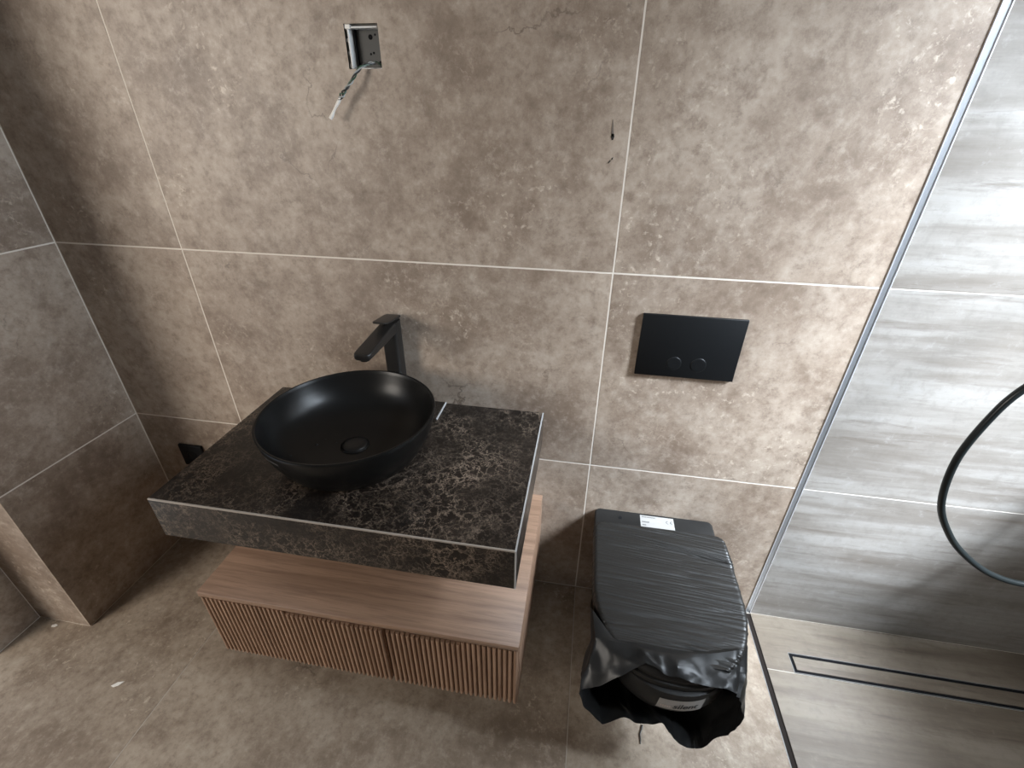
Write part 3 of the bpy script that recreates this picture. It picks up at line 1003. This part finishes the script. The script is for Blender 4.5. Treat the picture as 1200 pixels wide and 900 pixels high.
def wrinkle(x, y):
    u_ = (x - TX) / 0.19
    s = y + 0.13 * (x - TX) + 0.06 * (x - TX) * (y + 0.1) * 4
    h = 0.0
    for f_, a_, sd in ((50, 0.0026, 0.0), (100, 0.0018, 5.2), (200, 0.0009, 9.1)):
        nn = noise.noise(Vector((x * 3.2 + sd, s * f_, sd)))
        am = max(0.0, 0.55 + 1.0 * noise.noise(Vector((x * 5 + sd, s * 16, sd + 3))))
        h -= a_ * am * max(0.0, 1 - abs(nn) * 5.5)          # sharp creases
        h += a_ * 0.5 * nn
    # deep pleats near the hinge side, deepest on the right
    sp = y + 0.16 * (x - TX)
    band = math.exp(-((sp + 0.165) / 0.016) ** 2) * max(0, min(1, 0.45 + u_ * 0.7))
    h += 0.0030 * band * math.sin(sp * 2 * PI / 0.0095 + 2 * noise.noise(Vector((x * 9, 0, 1))))
    # pleats towards the loose front end, on the right
    sp = y + 0.24 * (x - TX)
    band = math.exp(-((sp + 0.455) / 0.040) ** 2) * max(0, min(1, 0.25 + u_))
    h += 0.0022 * band * math.sin(sp * 2 * PI / 0.015 + 3 * noise.noise(Vector((x * 7, 0, 5))))
    return h


NY, NXF = 300, 100
rings = []
for i in range(NY + 1):
    v_ = i / NY
    y = -0.098 - v_ * (0.500 - 0.098)
    hw = lid_half(y) + 0.0035
    if i == 0:
        hw -= 0.004
    ring = []
    drop = 0.012 * max(0, 1 - i / 5) ** 2
    for k in range(NXF + 1):
        q = k / NXF
        # path: up the left side, over, down the right side
        side = 0.052
        arc = 0.010
        tot = 2 * side + 2 * hw
        d_ = q * tot
        if d_ < side:
            s = d_ / side
            x, z = TX - hw + 0.004 * (1 - s) ** 2, 0.404 + s * (0.442 - 0.404)
        elif d_ > tot - side:
            s = (tot - d_) / side
            x, z = TX + hw - 0.004 * (1 - s) ** 2, 0.404 + s * (0.442 - 0.404)
        else:
            x = TX - hw + (d_ - side)
            e = min(x - (TX - hw), TX + hw - x)
            z = 0.4535 if e > arc else 0.442 + 0.0115 * math.sqrt(max(0, 1 - (1 - e / arc) ** 2))
        wv = wrinkle(x, y)
        if z > 0.449:
            ring.append((x, y, z + wv - drop + 0.0008))
        else:
            sg = -1 if x < TX else 1
            ring.append((x + sg * abs(wv) * 0.8, y, z - drop * 0.7))
    rings.append(ring)
loft('stretched_film', rings, M_FILM, film, False, (False, False), loc=(TX, -0.3, 0.45), sharp=80)

# loose front end: sheet leaving the lid, opening round the front of the bowl
A = [(0.026, -0.455, 0.415), (0.034, -0.470, 0.448), (0.075, -0.478, 0.4585), (0.130, -0.478, 0.4595), (0.180, -0.480, 0.4595), (0.225, -0.480, 0.4595), (0.290, -0.470, 0.4590), (0.350, -0.452, 0.4585),
     (0.388, -0.425, 0.440), (0.400, -0.415, 0.395), (0.394, -0.415, 0.330), (0.365, -0.420, 0.262), (0.330, -0.430, 0.225), (0.290, -0.435, 0.208), (0.240, -0.440, 0.205),
     (0.180, -0.440, 0.205), (0.140, -0.435, 0.212), (0.105, -0.430, 0.225), (0.060, -0.425, 0.262), (0.036, -0.430, 0.330)]
E_ = [(0.010, -0.556, 0.362), (0.050, -0.548, 0.392), (0.092, -0.540, 0.430), (0.143, -0.520, 0.4660), (0.180, -0.536, 0.4590), (0.217, -0.536, 0.4550), (0.295, -0.540, 0.4430), (0.338, -0.534, 0.4300),
      (0.352, -0.532, 0.400), (0.366, -0.532, 0.345), (0.362, -0.538, 0.300), (0.338, -0.542, 0.262), (0.308, -0.546, 0.208), (0.282, -0.548, 0.200), (0.236, -0.552, 0.248),
      (0.205, -0.556, 0.292), (0.160, -0.552, 0.290), (0.122, -0.556, 0.288), (0.072, -0.562, 0.262), (0.030, -0.562, 0.320)]
B_ = [(0.024, -0.360, 0.405), (0.0265, -0.400, 0.4490), (0.075, -0.462, 0.4500), (0.130, -0.462, 0.4500), (0.180, -0.464, 0.4500), (0.225, -0.464, 0.4500), (0.290, -0.454, 0.4500), (0.350, -0.436, 0.4490),
      (0.392, -0.395, 0.430), (0.404, -0.280, 0.400), (0.399, -0.280, 0.330), (0.378, -0.280, 0.230), (0.338, -0.280, 0.172), (0.290, -0.280, 0.142), (0.240, -0.280, 0.128),
      (0.180, -0.280, 0.128), (0.140, -0.280, 0.142), (0.096, -0.280, 0.170), (0.055, -0.280, 0.228), (0.034, -0.280, 0.330)]
nA = len(A)


def cyc(P, u_):
    i = int(u_) % nA
    s = u_ - int(u_)
    p0, p1, p2, p3 = (Vector(P[(i + k) % nA]) for k in (-1, 0, 1, 2))
    cr = 0.5 * ((2 * p1) + (p2 - p0) * s + (2 * p0 - 5 * p1 + 4 * p2 - p3) * s * s + (3 * p1 - p0 - 3 * p2 + p3) * s ** 3)
    return cr * 0.35 + (p1 + (p2 - p1) * s) * 0.65      # keep the creases


NU, NV = nA * 9, 34
rings = []
for j in range(6):
    rings.append([cyc(B_, k / 9).lerp(cyc(A, k / 9), j / 6) for k in range(NU)])
for j in range(NV + 1):
    v_ = j / NV
    ring = []
    for k in range(NU):
        u_ = k / 9
        a, e = cyc(A, u_), cyc(E_, u_)
        p = a.lerp(e, v_)
        top = 1.0 if 1.5 < u_ < 7.5 else 0.0
        # the sheet bellies out a little between lid and free edge, crumples towards the edge
        amp = math.sin(min(1, v_) * PI * 0.75)
        out_d = Vector((p.x - TX, 0, p.z - 0.36))
        out_d = out_d.normalized() if out_d.length > 1e-4 else Vector((0, 0, 1))
        cr = noise.noise(Vector((u_ * 0.9, v_ * 1.6, 4.0))) * 0.010 + (0.4 - abs(noise.noise(Vector((u_ * 1.3, v_ * 1.8, 9.0))))) * 0.008
        if 4.5 < u_ < 14.5:
            cr += (0.4 - abs(noise.noise(Vector((u_ * 1.9 + v_ * 1.2, v_ * 1.5, 17.0))))) * 0.009 * v_
        if u_ > 7.5 or u_ < 1.0:
            p = p + out_d * (amp * (0.006 + cr))
        else:
            lift = 0.010 * math.sin(v_ * PI) * math.exp(-((p.x - 0.185) / 0.05) ** 2)
            p.z += amp * max(-0.0005, cr * 0.8 + 0.002) + lift
        # ragged torn edge and a turned lip
        rag = max(0.0, (v_ - 0.72) / 0.28)
        p.y += rag * noise.noise(Vector((u_ * 0.9, 1.0, 31.0))) * 0.012
        p.z += rag * (noise.noise(Vector((u_ * 1.15, 7.0, 13.0))) * (0.012 if u_ > 8 or u_ < 1 else 0.004))
        p.x += rag * noise.noise(Vector((u_ * 1.0, 4.0, 23.0))) * 0.008
        ring.append(p)
    rings.append(ring)
lf = loft('loose_film', rings, M_FILM2, film, True, (False, False), loc=(TX, -0.5, 0.35), sharp=28)

# ------------------------------------------------------------------ shower: hose with its outlet and hand shower
ho = thing('shower_hose', 'black flexible shower hose hanging in a loop before the travertine wall', 'hose', (1.28, -0.06, 0.96))
hp = spline([(1.16, -0.105, 1.505), (1.10, -0.135, 1.40), (0.985, -0.160, 1.235), (0.900, -0.170, 1.125), (0.836, -0.171, 1.044), (0.810, -0.170, 0.967), (0.797, -0.170, 0.850), (0.821, -0.170, 0.724), (0.876, -0.170, 0.633),
             (0.939, -0.170, 0.569), (1.020, -0.170, 0.516), (1.108, -0.168, 0.493), (1.18, -0.158, 0.510), (1.235, -0.130, 0.600), (1.265, -0.085, 0.740), (1.280, -0.060, 0.870), (1.280, -0.060, 0.930)], 12)
tube('hose_tube', hp, 0.0077, M_HOSE, ho, 14)
lathe('hose_nut', [(0.009, 0), (0.0095, 0.004), (0.0095, 0.026), (0.008, 0.030)], (1.28, -0.060, 0.925), M_BLACKMET, ho, 20, (True, True))
mxr = thing('shower_mixer', 'black round shower mixer on the travertine wall', 'mixer', (1.28, 0, 0.98))
lathe('wall_plate', [(0.075, -0.0003), (0.075, -0.006), (0.073, -0.008), (0.0005, -0.008)], (1.28, 0, 1.05), M_BLACKMET, mxr, 40, axis='y')
lathe('body', [(0.030, -0.008), (0.030, -0.055), (0.027, -0.060), (0.0005, -0.060)], (1.28, 0, 1.05), M_BLACKMET, mxr, 32, axis='y')
box('lever', (1.273, -0.075, 1.045), (1.287, -0.060, 1.150), M_BLACKMET, mxr, 0.003, 2)
tube('outlet', [(1.28, -0.045, 1.05), (1.28, -0.055, 1.02), (1.28, -0.060, 0.985), (1.28, -0.060, 0.9565)], 0.009, M_BLACKMET, mxr, 14)
hs = thing('hand_shower', 'black hand shower in its wall bracket', 'hand shower', (1.16, 0, 1.50))
box('bracket', (1.145, -0.075, 1.515), (1.175, -0.0003, 1.545), M_BLACKMET, hs, 0.004, 2)
tube('handle', [(1.16, -0.103, 1.505), (1.16, -0.092, 1.56), (1.16, -0.098, 1.64), (1.16, -0.115, 1.70)], 0.0115, M_BLACKMET, hs, 16)
lathe('spray_head', [(0.010, -0.02), (0.030, -0.028), (0.052, -0.034), (0.054, -0.040), (0.050, -0.046), (0.0005, -0.046)], (1.16, -0.090, 1.715), M_BLACKMET, hs, 32, axis='y')

# ------------------------------------------------------------------ scraps on the floor
def scrap(name, pts, h, mat, label):
    o_ = prism(name, pts, 2, 0.0003, h, mat)
    return tag(o_, label, 'debris')


sc_ = thing('plastic_scrap', 'small black curl of plastic lying on the floor before the toilet', 'debris', (0.206, -0.45, 0.0003))
tube('curl', spline([(0.2105, -0.4255, 0.003), (0.2075, -0.438, 0.0035), (0.2025, -0.450, 0.003), (0.2030, -0.462, 0.0028), (0.2015, -0.474, 0.0024)], 6),
     lambda s: 0.0022 - 0.0008 * s, M_STAIN, sc_, 8)
scrap('paper_flake', [(-1.381, -0.594), (-1.369, -0.581), (-1.352, -0.576), (-1.360, -0.590), (-1.371, -0.596)], 0.0016, M_WHITE, 'white torn paper flake lying on the open floor left of the cabinet')
scrap('paper_flake', [(-1.755, -0.462), (-1.745, -0.456), (-1.735, -0.459), (-1.739, -0.466), (-1.750, -0.468)], 0.0014, M_WHITE, 'small white flake on the floor near the set-back wall')
